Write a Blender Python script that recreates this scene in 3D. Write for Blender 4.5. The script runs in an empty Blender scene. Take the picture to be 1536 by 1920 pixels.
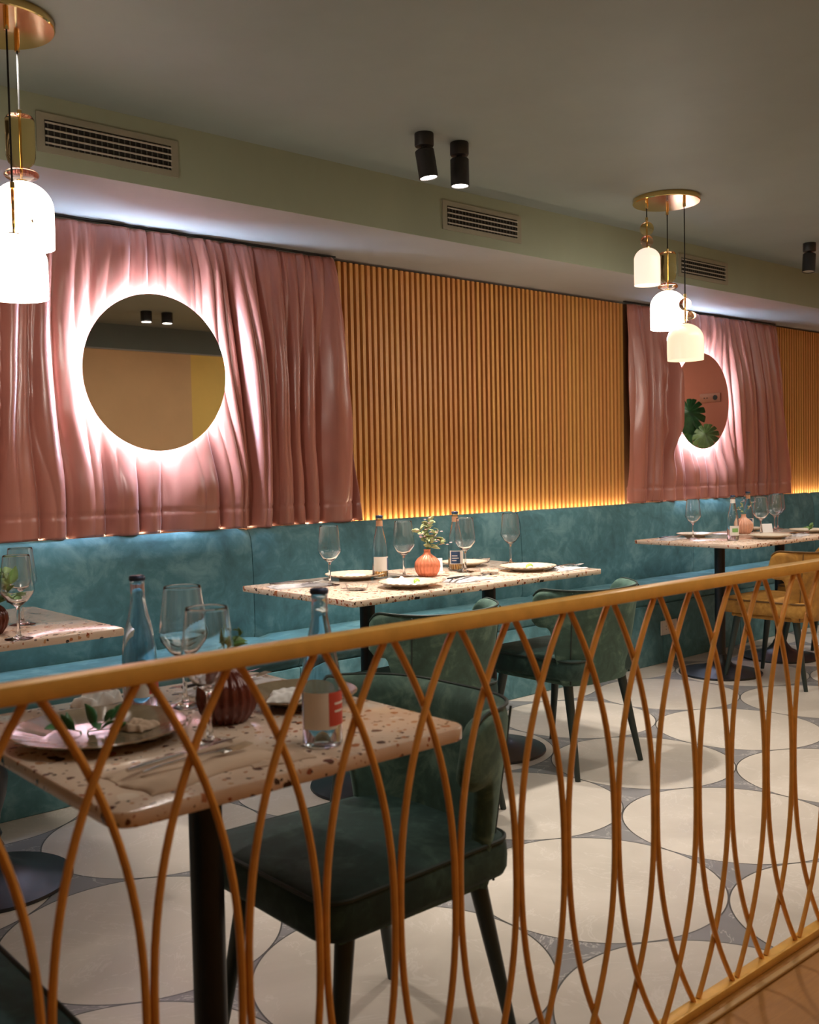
import bpy, bmesh, math, random
from mathutils import Vector, Matrix, noise
random.seed(7)
PI = math.pi
scene = bpy.context.scene
COL = scene.collection

# ------------------------------------------------------------------ camera
yaw, pitch, roll = math.radians(41.199), math.radians(-2.487), math.radians(-1.161)
CAMZ = 1.2
fw = Vector((math.sin(yaw)*math.cos(pitch), math.cos(yaw)*math.cos(pitch), math.sin(pitch)))
rt = Vector((math.cos(yaw), -math.sin(yaw), 0)); up = rt.cross(fw)
r2 = math.cos(roll)*rt + math.sin(roll)*up; u2 = -math.sin(roll)*rt + math.cos(roll)*up
cam_data = bpy.data.cameras.new('camera'); cam = bpy.data.objects.new('camera', cam_data); COL.objects.link(cam)
mw = Matrix.Identity(4)
for i in range(3):
    mw[i][0] = r2[i]; mw[i][1] = u2[i]; mw[i][2] = -fw[i]
mw[2][3] = CAMZ
cam.matrix_world = mw
cam_data.sensor_fit = 'HORIZONTAL'; cam_data.sensor_width = 36.0; cam_data.lens = 1895.0/1536*36
cam_data.clip_start = 0.05
cam_data.dof.use_dof = True; cam_data.dof.focus_distance = 3.9; cam_data.dof.aperture_fstop = 7.5
scene.camera = cam

# ------------------------------------------------------------------ view, world, lights
scene.view_settings.view_transform = 'Standard'; scene.view_settings.look = 'None'
scene.view_settings.exposure = 0.35; scene.view_settings.gamma = 1.0
scene.view_settings.use_curve_mapping = False
world = bpy.data.worlds.new('world'); scene.world = world; world.use_nodes = True
world.node_tree.nodes['Background'].inputs[0].default_value = (0.5, 0.45, 0.4, 1)
world.node_tree.nodes['Background'].inputs[1].default_value = 0.05

def light(name, kind, loc, energy, color, rot=(0, 0, 0), **kw):
    d = bpy.data.lights.new(name, kind); d.energy = energy; d.color = color
    for k, v in kw.items(): setattr(d, k, v)
    o = bpy.data.objects.new(name, d); COL.objects.link(o); o.location = loc; o.rotation_euler = rot
    return o
WARM = (1.0, 0.80, 0.58); NEUT = (1.0, 0.91, 0.82)
# added area lights below the ceiling: soft fill, no fixtures behind them
SOFT = (1.0, 0.92, 0.82)
light('fill_light', 'AREA', (1.7, 0.55, 2.44), 13, SOFT, shape='RECTANGLE', size=1.6, size_y=0.8)
light('fill_light', 'AREA', (4.5, 1.75, 2.44), 15, SOFT, shape='RECTANGLE', size=1.6, size_y=0.7)
light('fill_light', 'AREA', (6.9, 1.0, 2.44), 26, SOFT, shape='RECTANGLE', size=2.4, size_y=1.6)
# extra bare spots without fixtures, added to brighten floor, tables and bench
for (x, y, e) in ((2.75, 2.15, 44), (1.0, 1.9, 8), (4.9, 1.9, 22), (6.6, 2.0, 20), (4.0, 2.2, 14), (1.1, 2.95, 45), (5.9, 3.0, 45), (4.2, 3.1, 26)):
    light('fill_spot', 'SPOT', (x, y, 2.42), e, NEUT, spot_size=math.radians(78), spot_blend=0.45, shadow_soft_size=0.03)

# ------------------------------------------------------------------ materials
class N:
    """tiny node-tree writer"""
    def __init__(s, name):
        s.m = bpy.data.materials.new(name); s.m.use_nodes = True; s.t = s.m.node_tree; s.n = s.t.nodes; s.l = s.t.links
        s.b = s.n['Principled BSDF']
    def node(s, typ, **kw):
        n = s.n.new(typ)
        for k, v in kw.items():
            if k.startswith('i_'):
                key = k[2:]; key = int(key) if key.isdigit() else key
                n.inputs[key].default_value = v
            else: setattr(n, k, v)
        return n
    def link(s, a, b): s.l.new(a, b)
    def math(s, op, a, b=None, c=None):
        n = s.n.new('ShaderNodeMath'); n.operation = op
        for i, v in enumerate((a, b, c)):
            if v is None: continue
            if isinstance(v, (int, float)): n.inputs[i].default_value = v
            else: s.l.new(v, n.inputs[i])
        return n.outputs[0]
    def ramp(s, fac, stops, interp='LINEAR'):
        n = s.n.new('ShaderNodeValToRGB'); n.color_ramp.interpolation = interp; e = n.color_ramp.elements
        while len(e) < len(stops): e.new(0.5)
        for el, (p, c) in zip(e, stops): el.position = p; el.color = (*c, 1) if len(c) == 3 else c
        s.l.new(fac, n.inputs[0]); return n.outputs[0]
    def mix(s, fac, a, b, blend='MIX'):
        n = s.n.new('ShaderNodeMix'); n.data_type = 'RGBA'; n.blend_type = blend
        for sock, v in ((n.inputs[0], fac), (n.inputs[6], a), (n.inputs[7], b)):
            if isinstance(v, (int, float)): sock.default_value = v
            elif isinstance(v, tuple): sock.default_value = (*v, 1) if len(v) == 3 else v
            else: s.l.new(v, sock)
        return n.outputs[2]
    def coord(s, which='Object', scale=(1, 1, 1)):
        c = s.n.new('ShaderNodeTexCoord'); mp = s.n.new('ShaderNodeMapping'); s.l.new(c.outputs[which], mp.inputs[0])
        mp.inputs['Scale'].default_value = scale; return mp.outputs[0]
    def noise(s, vec, scale, detail=4, rough=.55, dist=0.0):
        n = s.n.new('ShaderNodeTexNoise'); n.inputs['Scale'].default_value = scale; n.inputs['Detail'].default_value = detail
        n.inputs['Roughness'].default_value = rough; n.inputs['Distortion'].default_value = dist
        s.l.new(vec, n.inputs['Vector']); return n.outputs['Fac']
    def bump(s, h, strength=.2, dist=.01):
        n = s.n.new('ShaderNodeBump'); n.inputs['Strength'].default_value = strength; n.inputs['Distance'].default_value = dist
        s.l.new(h, n.inputs['Height']); s.l.new(n.outputs[0], s.b.inputs['Normal'])
    def set(s, **kw):
        for k, v in kw.items():
            k = k.replace('_', ' ')
            if isinstance(v, tuple) and len(v) == 3: v = (*v, 1)
            if hasattr(v, 'node'): s.l.new(v, s.b.inputs[k])
            else: s.b.inputs[k].default_value = v

def plain(name, col, rough=.5, metal=0., var=.06, scale=12, **kw):
    m = N(name); f = m.noise(m.coord(), scale, 5)
    c = m.ramp(f, [(.3, tuple(max(0, x*(1-var)) for x in col)), (.7, tuple(min(1, x*(1+var)) for x in col))])
    m.set(Base_Color=c, Roughness=rough, Metallic=metal, **kw); return m.m

def velvet(name, col, hi, scale=5.5, sheen=.5, rough=.75):
    m = N(name); v = m.coord()
    f = m.noise(v, scale, 6, .62, .9); g = m.noise(v, scale*3.1, 5, .6, 1.2)
    k = m.math('ADD', m.math('MULTIPLY', f, .62), m.math('MULTIPLY', g, .38))
    c = m.ramp(k, [(.36, tuple(x*.62 for x in col)), (.50, col), (.64, hi)])
    m.set(Base_Color=c, Roughness=rough, Sheen_Weight=sheen, Sheen_Roughness=.35, Sheen_Tint=hi)
    m.bump(m.noise(v, 260, 2), .12, .001); return m.m

def glass(name, col=(1, 1, 1), rough=0.0, ior=1.45):
    m = N(name); m.set(Base_Color=col, Roughness=rough, IOR=ior, Transmission_Weight=1.0); return m.m

def emit(name, col, strength):
    m = N(name); m.set(Base_Color=(.8, .8, .8), Emission_Color=col, Emission_Strength=strength); return m.m

def mat_paint(name, col, streak=0.0):
    m = N(name); v = m.coord(scale=(1, 1, .35) if streak else (1, 1, 1))
    f = m.noise(v, 2.2, 6, .6); g = m.noise(m.coord(), 320, 2)
    c = m.ramp(f, [(.3, tuple(x*.93 for x in col)), (.7, tuple(x*1.06 for x in col))])
    m.set(Base_Color=c, Roughness=.62); m.bump(g, .08, .001); return m.m

def mat_terrazzo(name='terrazzo'):
    m = N(name); v = m.coord()
    base = m.ramp(m.noise(v, 9, 4), [(.3, (.66, .50, .38)), (.7, (.76, .60, .47))])
    out = base
    for sc, thr, rad in ((50, .52, .46), (92, .45, .48), (28, .84, .50)):
        vo = m.node('ShaderNodeTexVoronoi', feature='F1', distance='EUCLIDEAN'); vo.inputs['Scale'].default_value = sc
        vo.inputs['Randomness'].default_value = 1.0
        wv = m.node('ShaderNodeTexNoise'); wv.inputs['Scale'].default_value = sc*1.1; m.link(v, wv.inputs['Vector'])
        ad = m.node('ShaderNodeVectorMath', operation='MULTIPLY_ADD'); m.link(wv.outputs['Color'], ad.inputs[0])
        ad.inputs[1].default_value = (.9/sc,)*3; m.link(v, ad.inputs[2]); m.link(ad.outputs[0], vo.inputs['Vector'])
        sp = m.node('ShaderNodeSeparateColor'); m.link(vo.outputs['Color'], sp.inputs[0])
        a = m.math('GREATER_THAN', sp.outputs[0], thr)
        d = m.math('LESS_THAN', vo.outputs['Distance'], m.math('MULTIPLY', sp.outputs[1], rad))
        chip = m.ramp(sp.outputs[2], [(0, (.045, .02, .018)), (.22, (.30, .07, .03)), (.45, (.42, .15, .06)), (.62, (.12, .05, .04)), (.8, (.50, .26, .13)), (.92, (.80, .68, .56))], 'CONSTANT')
        out = m.mix(m.math('MULTIPLY', a, d), out, chip)
    m.set(Base_Color=out, Roughness=.16, Coat_Weight=.3, Coat_Roughness=.08); return m.m

def mat_floor(ox, oy, d):
    m = N('stone_circle_tiles'); c = m.node('ShaderNodeTexCoord'); s = m.node('ShaderNodeSeparateXYZ'); m.link(c.outputs['Object'], s.inputs[0])
    px, py = d, d*math.sqrt(3)
    def lat(ax, ay):
        fx = m.math('SUBTRACT', m.math('FRACT', m.math('ADD', m.math('DIVIDE', m.math('SUBTRACT', s.outputs[0], ax), px), .5 + 40)), .5)
        fy = m.math('SUBTRACT', m.math('FRACT', m.math('ADD', m.math('DIVIDE', m.math('SUBTRACT', s.outputs[1], ay), py), .5 + 40)), .5)
        x = m.math('MULTIPLY', fx, px); y = m.math('MULTIPLY', fy, py)
        return m.math('SQRT', m.math('ADD', m.math('MULTIPLY', x, x), m.math('MULTIPLY', y, y)))
    dist = m.math('MINIMUM', lat(ox, oy), lat(ox + px/2, oy + py/2))
    r = d/2 - .0035
    inside = m.math('LESS_THAN', dist, r)
    grout = m.math('MULTIPLY', m.math('GREATER_THAN', dist, r), m.math('LESS_THAN', dist, r + .0045))
    v = m.coord(); n1 = m.noise(v, 1.7, 7, .62, 1.3)
    vein = m.math('ABSOLUTE', m.math('SUBTRACT', m.noise(v, 2.6, 5, .6, 2.2), .5))
    stone = m.ramp(n1, [(.3, (.43, .385, .325)), (.7, (.55, .495, .425))])
    stone = m.mix(m.ramp(vein, [(0, (.35,)*3), (.012, (0, 0, 0))]), stone, (.66, .61, .56))
    grey = m.ramp(n1, [(.3, (.155, .15, .15)), (.7, (.235, .225, .22))])
    grey = m.mix(m.ramp(vein, [(0, (.8,)*3), (.010, (0, 0, 0))]), grey, (.50, .46, .43))
    col = m.mix(inside, grey, stone); col = m.mix(grout, col, (.05, .047, .042))
    m.set(Base_Color=col, Roughness=m.ramp(n1, [(.3, (.30,)*3), (.7, (.42,)*3)])); return m.m

def mat_slat(pitch, x0):
    m = N('oak_slats'); c = m.node('ShaderNodeTexCoord'); s = m.node('ShaderNodeSeparateXYZ'); m.link(c.outputs['Object'], s.inputs[0])
    idx = m.math('FLOOR', m.math('DIVIDE', m.math('SUBTRACT', s.outputs[0], x0), pitch))
    wn = m.node('ShaderNodeTexWhiteNoise', noise_dimensions='1D'); m.link(idx, wn.inputs['W'])
    g = m.noise(m.coord(scale=(6, 6, .25)), 22, 6, .6, .4)
    a = m.ramp(g, [(.3, (.50, .225, .055)), (.7, (.66, .33, .095))])
    b = m.mix(.5, a, m.ramp(wn.outputs['Value'], [(0, (.60, .25, .075)), (1, (.66, .36, .09))]))
    m.set(Base_Color=b, Roughness=.5); return m.m

def mat_wood(name, a, b, sc=(.3, 5, 5), rough=.45):
    m = N(name); g = m.noise(m.coord(scale=sc), 14, 7, .62, .8)
    m.set(Base_Color=m.ramp(g, [(.28, a), (.72, b)]), Roughness=rough); return m.m

def mat_satin():
    m = N('pink_satin'); v = m.coord(scale=(1, 1, .2)); f = m.noise(v, 9, 5)
    c = m.ramp(f, [(.3, (.32, .108, .078)), (.7, (.41, .150, .110))])
    m.set(Base_Color=c, Roughness=.34, Sheen_Weight=.3, Sheen_Roughness=.3, Sheen_Tint=(1, .85, .82), Specular_IOR_Level=.9)
    m.bump(m.noise(m.coord(), 480, 2), .06, .0006); return m.m

M = dict(
    ceiling=mat_paint('sage_ceiling_paint', (.215, .252, .232)),
    fascia=mat_paint('sage_wall_paint', (.27, .315, .235), 1),
    soffit=mat_paint('grey_soffit_paint', (.33, .335, .32)),
    band=mat_paint('dark_green_paint', (.12, .145, .125)),
    tan=mat_paint('tan_wall_paint', (.66, .43, .22)),
    yellow=mat_paint('yellow_wall_paint', (.80, .56, .14)),
    coral=mat_paint('coral_wall_paint', (.60, .19, .12)),
    floor=mat_floor(2.258, 1.802, .7260),
    back=plain('dark_brown_backing', (.16, .06, .018), .7),
    slat=None,
    satin=mat_satin(),
    teal=velvet('teal_velvet', (.066, .185, .212), (.155, .305, .33), 3.6, .35),
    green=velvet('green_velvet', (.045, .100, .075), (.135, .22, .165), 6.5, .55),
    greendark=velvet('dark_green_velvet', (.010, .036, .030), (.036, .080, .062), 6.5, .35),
    tealdark=velvet('dark_teal_velvet', (.022, .092, .098), (.04, .14, .145), 6.5, .3),
    mustard=velvet('mustard_velvet', (.36, .165, .022), (.52, .27, .05), 6.5, .3),
    pipe_g=plain('green_piping', (.016, .03, .024), .6), pipe_m=plain('mustard_piping', (.12, .055, .01), .6),
    blackm=plain('black_metal', (.012, .014, .017), .38, .2),
    legm=plain('black_green_metal', (.018, .03, .026), .42, .1),
    spot=plain('black_lamp_housing', (.012, .012, .012), .5),
    terrazzo=mat_terrazzo(),
    rail=plain('gold_painted_metal', (.72, .40, .085), .36, .2, .1, 30),
    rod=plain('bronze_gold_metal', (.62, .28, .052), .34, .2, .12, 30),
    brass=plain('polished_brass', (.86, .60, .24), .12, 1.0, .03),
    wood=mat_wood('warm_brown_wood', (.25, .10, .012), (.33, .14, .020), (1.2, 14, 14), .45),
    nosing=mat_wood('pale_wood_edge', (.34, .19, .06), (.42, .25, .09), (.6, 9, 9), .4),
    mirror=None,
    clear=glass('clear_glass'), amber=glass('amber_glass', (.99, .78, .44), 0, 1.12), rose=glass('rose_amber_glass', (.92, .62, .48), 0, 1.2),
    bottle=glass('clear_bottle_glass', (.88, .96, .99)), bottleblue=glass('blue_bottle_glass', (.74, .88, .96)),
    ceramic=plain('cream_stoneware', (.66, .58, .45), .22, 0, .08, 20),
    dark_rim=plain('brown_glazed_stoneware', (.20, .155, .095), .14, 0, .2, 25),
    rim=plain('brown_rim_glaze', (.30, .17, .08), .3),
    cord=plain('black_cord', (.008, .008, .008), .95), linen=plain('grey_linen', (.50, .47, .47), .85, 0, .12, 60), paper=plain('white_napkin_paper', (.82, .80, .77), .8, 0, .03),
    tanpaper=plain('tan_napkin_paper', (.52, .38, .27), .85, 0, .05),
    steel=plain('brushed_steel', (.62, .60, .58), .2, 1.0, .04), dsteel=plain('black_cutlery', (.03, .028, .03), .3, .6),
    copper=plain('copper_orange_glaze', (.72, .23, .12), .16, .15, .15, 20), redbrown=plain('red_brown_glaze', (.12, .024, .014), .14, .1, .2, 20),
    salmon=plain('salmon_ribbed_glaze', (.80, .42, .28), .25, 0, .1, 20),
    leaf=plain('leaf_green', (.12, .24, .06), .5, 0, .35, 30), leafpale=plain('pale_leaf', (.42, .46, .22), .5, 0, .3, 60),
    blossom=plain('pink_blossom', (.75, .45, .46), .6, 0, .15, 60), lime=plain('lime_green', (.35, .62, .07), .4, 0, .2, 60),
    monstera=plain('monstera_green', (.035, .14, .045), .35, 0, .4, 18), monstera2=plain('monstera_pale_green', (.20, .33, .12), .35, 0, .4, 18),
    pot=plain('terracotta_pot', (.45, .2, .12), .8),
    label_w=plain('white_label', (.74, .70, .64), .6), label_n=plain('navy_label', (.03, .07, .16), .5), label_r=plain('red_label', (.55, .07, .045), .5),
    label_g=plain('green_print', (.20, .40, .12), .5), cap=plain('dark_bottle_cap', (.03, .045, .09), .35, .4), capc=plain('copper_neck_foil', (.62, .34, .20), .35, .4),
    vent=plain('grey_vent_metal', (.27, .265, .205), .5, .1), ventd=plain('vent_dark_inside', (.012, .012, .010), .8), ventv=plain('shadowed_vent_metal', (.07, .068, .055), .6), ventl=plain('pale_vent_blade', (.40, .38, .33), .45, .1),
    socket=plain('cream_socket_plastic', (.62, .54, .47), .4), hole=plain('socket_hole', (.02, .02, .02), .6), socketc=plain('coral_socket_plastic', (.50, .19, .12), .4),
    led_cool=emit('cool_led', (.56, .72, 1.0), 130.0), led_warm=emit('warm_led', (1.0, .78, .54), 34.0),
    lens=emit('spot_lens', (1.0, .88, .80), 14.0),
    bulb_hi=emit('bright_opal_glass', (1.0, .86, .74), 5.0), bulb_lo=emit('cream_opal_glass', (1.0, .80, .55), .62), bulb_rose=emit('blush_opal_glass', (1.0, .74, .60), .78),
)
mm = N('mirror_silver'); mm.set(Base_Color=(.92, .92, .86), Metallic=1.0, Roughness=.012); M['mirror'] = mm.m
for k in ('bulb_lo', 'bulb_rose'):
    M[k].node_tree.nodes['Principled BSDF'].inputs['Base Color'].default_value = (.75, .66, .52, 1)
    M[k].node_tree.nodes['Principled BSDF'].inputs['Roughness'].default_value = .25

# ------------------------------------------------------------------ mesh helpers
class MB:
    def __init__(s): s.v = []; s.f = []; s.mi = []
    def add(s, vs, fs, mi=0):
        o = len(s.v); s.v += [tuple(v) for v in vs]; s.f += [tuple(i+o for i in f) for f in fs]; s.mi += [mi]*len(fs); return s
    def box(s, x0, x1, y0, y1, z0, z1, mi=0):
        vs = [(x, y, z) for z in (z0, z1) for y in (y0, y1) for x in (x0, x1)]
        return s.add(vs, [(0, 2, 3, 1), (4, 5, 7, 6), (0, 1, 5, 4), (2, 6, 7, 3), (0, 4, 6, 2), (1, 3, 7, 5)], mi)
    def rbox(s, x0, x1, y0, y1, z0, z1, r=.01, seg=3, mi=0):
        bm = bmesh.new(); bmesh.ops.create_cube(bm, size=1)
        for v in bm.verts:
            v.co = Vector((x0 if v.co.x < 0 else x1, y0 if v.co.y < 0 else y1, z0 if v.co.z < 0 else z1))
        bmesh.ops.bevel(bm, geom=bm.edges[:], offset=r, segments=seg, profile=.5, affect='EDGES')
        bm.verts.index_update(); s.add([v.co[:] for v in bm.verts], [[v.index for v in f.verts] for f in bm.faces], mi); bm.free(); return s
    def lathe(s, prof, seg=32, c=(0, 0, 0), mi=0, ribs=0, ramp=0.0, axis=None):
        vs = []; fs = []
        n = len(prof)
        for r, z in prof:
            for k in range(seg):
                a = 2*PI*k/seg; rr = r*(1 + (ramp*math.cos(ribs*a) if ribs and r > 1e-4 else 0))
                p = Vector((rr*math.cos(a), rr*math.sin(a), z))
                if axis is not None: p = axis @ p
                vs.append((p[0]+c[0], p[1]+c[1], p[2]+c[2]))
        for i in range(n-1):
            for k in range(seg):
                a = i*seg+k; b = i*seg+(k+1) % seg; fs.append((a, b, b+seg, a+seg))
        return s.add(vs, fs, mi)
    def tube(s, pts, r, seg=8, closed=False, mi=0, caps=True, flat=1.0):
        pts = [Vector(p) for p in pts]; n = len(pts); vs = []; fs = []
        ref = None
        for i, p in enumerate(pts):
            if closed: t = pts[(i+1) % n]-pts[i-1]
            else: t = pts[min(i+1, n-1)]-pts[max(i-1, 0)]
            t.normalize()
            if ref is None:
                ref = Vector((0, 0, 1)) if abs(t.z) < .9 else Vector((1, 0, 0))
            a = ref - t*ref.dot(t); a.normalize(); ref = a; b = t.cross(a)
            rr = r[i] if isinstance(r, (list, tuple)) else r
            for k in range(seg):
                th = 2*PI*k/seg; vs.append(p + a*(rr*flat*math.cos(th)) + b*(rr*math.sin(th)))
        m = n if closed else n-1
        for i in range(m):
            for k in range(seg):
                a = i*seg+k; b = i*seg+(k+1) % seg; c = ((i+1) % n)*seg+k; d = ((i+1) % n)*seg+(k+1) % seg
                fs.append((a, b, d, c))
        if not closed and caps:
            fs.append(tuple(range(seg))[::-1]); fs.append(tuple((n-1)*seg+k for k in range(seg)))
        return s.add(vs, fs, mi)
    def grid(s, f, nu, nv, mi=0):
        vs = [f(i/nu, j/nv) for j in range(nv+1) for i in range(nu+1)]
        return s.add(vs, [(j*(nu+1)+i, j*(nu+1)+i+1, (j+1)*(nu+1)+i+1, (j+1)*(nu+1)+i) for j in range(nv) for i in range(nu)], mi)
    def shift(s, dx, dy, dz):
        s.v = [(x+dx, y+dy, z+dz) for x, y, z in s.v]; return s

def obj(name, mb, mat, parent=None, smooth=True, loc=None, rot=None, angle=40):
    me = bpy.data.meshes.new(name); me.from_pydata(mb.v, [], mb.f); me.validate()
    mats = mat if isinstance(mat, (list, tuple)) else [mat]
    for m_ in mats: me.materials.append(m_)
    if len(mats) > 1 and len(me.polygons) == len(mb.mi):
        me.polygons.foreach_set('material_index', mb.mi)
    bm = bmesh.new(); bm.from_mesh(me)
    bmesh.ops.remove_doubles(bm, verts=bm.verts, dist=1e-5); bmesh.ops.recalc_face_normals(bm, faces=bm.faces)
    if smooth:
        for f in bm.faces: f.smooth = True
        for e in bm.edges:
            if len(e.link_faces) == 2 and e.calc_face_angle(0) > math.radians(angle): e.smooth = False
    bm.to_mesh(me); bm.free()
    o = bpy.data.objects.new(name, me); COL.objects.link(o)
    if parent is not None: o.parent = parent
    if loc is not None: o.location = loc
    if rot is not None: o.rotation_euler = rot
    return o

def struct(name, mb, mat, smooth=False):
    o = obj(name, mb, mat, smooth=smooth); o['kind'] = 'structure'; return o

def tag(o, label, cat, group=None, kind=None):
    o['label'] = label; o['category'] = cat
    if group: o['group'] = group
    if kind: o['kind'] = kind
    return o

def thing(name, label, cat, loc=(0, 0, 0), rz=0, group=None):
    o = bpy.data.objects.new(name, None); COL.objects.link(o); o.location = loc; o.rotation_euler = (0, 0, rz)
    o.empty_display_size = .05
    return tag(o, label, cat, group)

def dup(root, loc, rz=0, label=None, group=None, scale=None):
    r = root.copy(); COL.objects.link(r); r.location = loc; r.rotation_euler = (0, 0, rz)
    if label: r['label'] = label
    if group: r['group'] = group
    if scale: r.scale = (scale,)*3
    for ch in list(root.children):
        c = ch.copy(); COL.objects.link(c); c.parent = r
        for g in list(ch.children):
            d = g.copy(); COL.objects.link(d); d.parent = c
    return r

def bezier_arc(p0, p1, bulge, n=24):
    p0 = Vector(p0); p1 = Vector(p1); out = []
    for i in range(n+1):
        t = i/n*2-1; k = 1-abs(t)**2.3; out.append(p0.lerp(p1, i/n)+Vector(bulge)*k)
    return out

# ------------------------------------------------------------------ setting
XL, XR, YF, YB, ZC = -1.2, 8.4, -.4, 4.06, 2.48
struct('floor', MB().box(XL, XR, 1.165, YB, -.05, 0), M['floor'])
# soffit over the bench
SOFY, SOFZ = 3.4, 2.24
struct('ceiling', MB().box(XL, XR, YF, YB, ZC, ZC+.06), M['ceiling'])
sm = MB().box(XL, XR, SOFY, SOFY+.006, SOFZ, ZC, 0); sm.box(XL, XR, SOFY+.006, YB, SOFZ, ZC, 1)
struct('ceiling_soffit', sm, [M['fascia'], M['soffit']])
struct('wall_back', MB().box(XL, XR, YB, YB+.1, 0, ZC), M['back'])
struct('wall_front', MB().box(XL, 4.58, YF-.1, YF, 0, ZC), M['tan'])
struct('wall_front_yellow', MB().box(4.58, XR, YF-.1, YF, 0, ZC), M['yellow'])
struct('trim_1', MB().box(XL, XR, YF, YF+.02, 2.272, ZC), M['band'])
struct('trim_2', MB().box(XL, XR, YF, YF+.024, 2.262, 2.272), M['soffit'])
struct('wall_right', MB().box(XR, XR+.1, YF, YB, 0, ZC), M['coral'])
struct('wall_left', MB().box(XL-.1, XL, YF, YB, 0, ZC), M['tan'])
# raised wooden walkway behind the railing
struct('platform', MB().box(XL, XR, YF, 1.165, -.05, .084), M['wood'])
struct('trim_3', MB().rbox(XL, XR, 1.094, 1.108, .084, .092, .003), M['nosing'])

# ------------------------------------------------------------------ slat panels
PITCH = .03725
M['slat'] = mat_slat(PITCH, 3.02)
def slat_panel(x0, n, label):
    t = thing('slatted_panel', label, 'wall panel', (x0, 4.03, .93), 0, 'slatted wood panels between the curtains')
    b = MB(); x1 = n*PITCH
    b.box(0, x1, .004, .024, 0, 1.30); obj('backing_board', b, M['back'], t, smooth=False)
    s = MB()
    for i in range(n):
        s.box(i*PITCH+.004, i*PITCH+.0225, -.030, .004, 0.004, 1.296)
    obj('slats', s, M['slat'], t, smooth=False)
    return t
slat_panel(2.985, 64, 'wide oak slatted wall panel in the middle, between the two pink curtains')
slat_panel(7.22, 31, 'narrow stretch of oak slatted panel at the far right edge, beyond the second curtain')

# warm LED strip in the gap at the top of the bench back
t = thing('led_strip', 'thin warm light strip running along the wall above the bench back', 'light strip', (3.6, 3.975, .92))
obj('profile', MB().box(-4.75, 4.75, -.012, .012, -.012, -.001), M['vent'], t, smooth=False)
obj('diffuser', MB().rbox(-4.75, 4.75, -.005, .005, -.0009, .006, .002), M['led_warm'], t)

# ------------------------------------------------------------------ curtains
def curtain(label, x0t, x1t, x0b, x1b, zt, zb, seed, mx, bulges=()):
    rnd = random.Random(seed)
    def knots(wmin, wmax):
        k = [-.2]; 
        while k[-1] < (x1b-x0b)+.4: k.append(k[-1]+rnd.uniform(wmin, wmax))
        return k, [rnd.uniform(.45, 1.0) for _ in k]
    import bisect
    LA, LB, LC, LD = knots(.075, .19), knots(.045, .10), knots(.02, .05), knots(.14, .34)
    def ridge(L, x, p=.62):
        k, h = L; i = max(0, min(len(k)-2, bisect.bisect_right(k, x)-1))
        tt = (x-k[i])/(k[i+1]-k[i]); tt = min(max(tt, 0), 1)
        sk = tt**(.75+.6*h[i])
        return h[i]*math.sin(PI*sk)**p
    W = x1t-x0t
    nx = int(W/.0042); nz = 110
    def f(u, v):
        xt = x0t+(x1t-x0t)*u
        xb = x0b+(x1b-x0b)*u
        e = v**.75
        x = xt+(xb-xt)*e
        s = u*W
        lean = .075*noise.noise(Vector((s*2.1, seed, 1.7)))*v*1.6 + .045*noise.noise(Vector((s*3.3, v*1.7, seed+5)))
        amp = .75+.35*noise.noise(Vector((s*1.3, v*1.2, seed+9)))
        a = ridge(LA, s+lean, .52)*(.040+.105*v**.5)
        b = ridge(LB, s+lean*1.8+.02, .7)*(.026+.018*math.sin(PI*v))
        cgather = ridge(LC, s)*.009*max(0, 1-v/.30)**1.2
        d = ridge(LD, s-lean*1.5, .9)*.022*v
        y = (a+b+d*.6)*amp+cgather
        # pucker and soft dents near the hem
        y += .010*noise.noise(Vector((s*9, v*7, seed+2)))*max(0, (v-.65)/.35)
        y += .004*noise.noise(Vector((s*22, v*9, seed+4)))
        # hem seam
        y -= .006*math.exp(-((v-.928)/.005)**2)
        # held back behind the mirror
        for c in mx:
            dz = ((zt+(zb-zt)*v)-1.62)
            k = math.exp(-(((x-c)/.38)**6+(dz/.40)**6))
            y *= 1-.50*k; y = y*(1-k)+min(y, .055)*k
        for (bx, bz, bw, bh, bd) in bulges:
            dz = ((zt+(zb-zt)*v)-bz)
            y += bd*math.exp(-((x-bx)/bw)**2-(dz/bh)**4)
        y = min(y, .20) if y < .12 else .12+(min(y, .20)-.12)*.8
        zbb = zb + .006*noise.noise(Vector((s*6, 3.3, seed)))
        z = zt+(zbb-zt)*v
        # ends curl back to the wall
        return (x, 3.992-y, z)
    mb = MB().grid(f, nx, nz)
    t = obj('curtain', mb, M['satin'], angle=180)
    so = t.modifiers.new('thick', 'SOLIDIFY'); so.thickness = .0016; so.offset = 1
    tag(t, label, 'curtain', 'pleated pink wall curtains')
    return t
curtain('pleated pink satin curtain on the left wall, behind the larger round mirror', .15, 3.01, .05, 3.125, 2.222, .9455, 11, (2.03,))
curtain('pleated pink satin curtain further right, behind the second round mirror and hanging lamps', 5.36, 7.20, 5.335, 7.345, 2.222, .9465, 23, (6.11,),
        ((5.735, 1.62, .045, .30, .15), (6.62, 1.5, .09, .5, .04)))
# curtain rails tucked under the soffit
for x0, x1, lb in ((.1, 3.03, 'thin rail holding the left pink curtain under the soffit'), (5.34, 7.22, 'thin rail holding the right pink curtain under the soffit')):
    o = obj('curtain_rail', MB().box(x0, x1, 3.97, 3.985, 2.2325, 2.2399), M['spot'], smooth=False); tag(o, lb, 'curtain rail')

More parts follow.
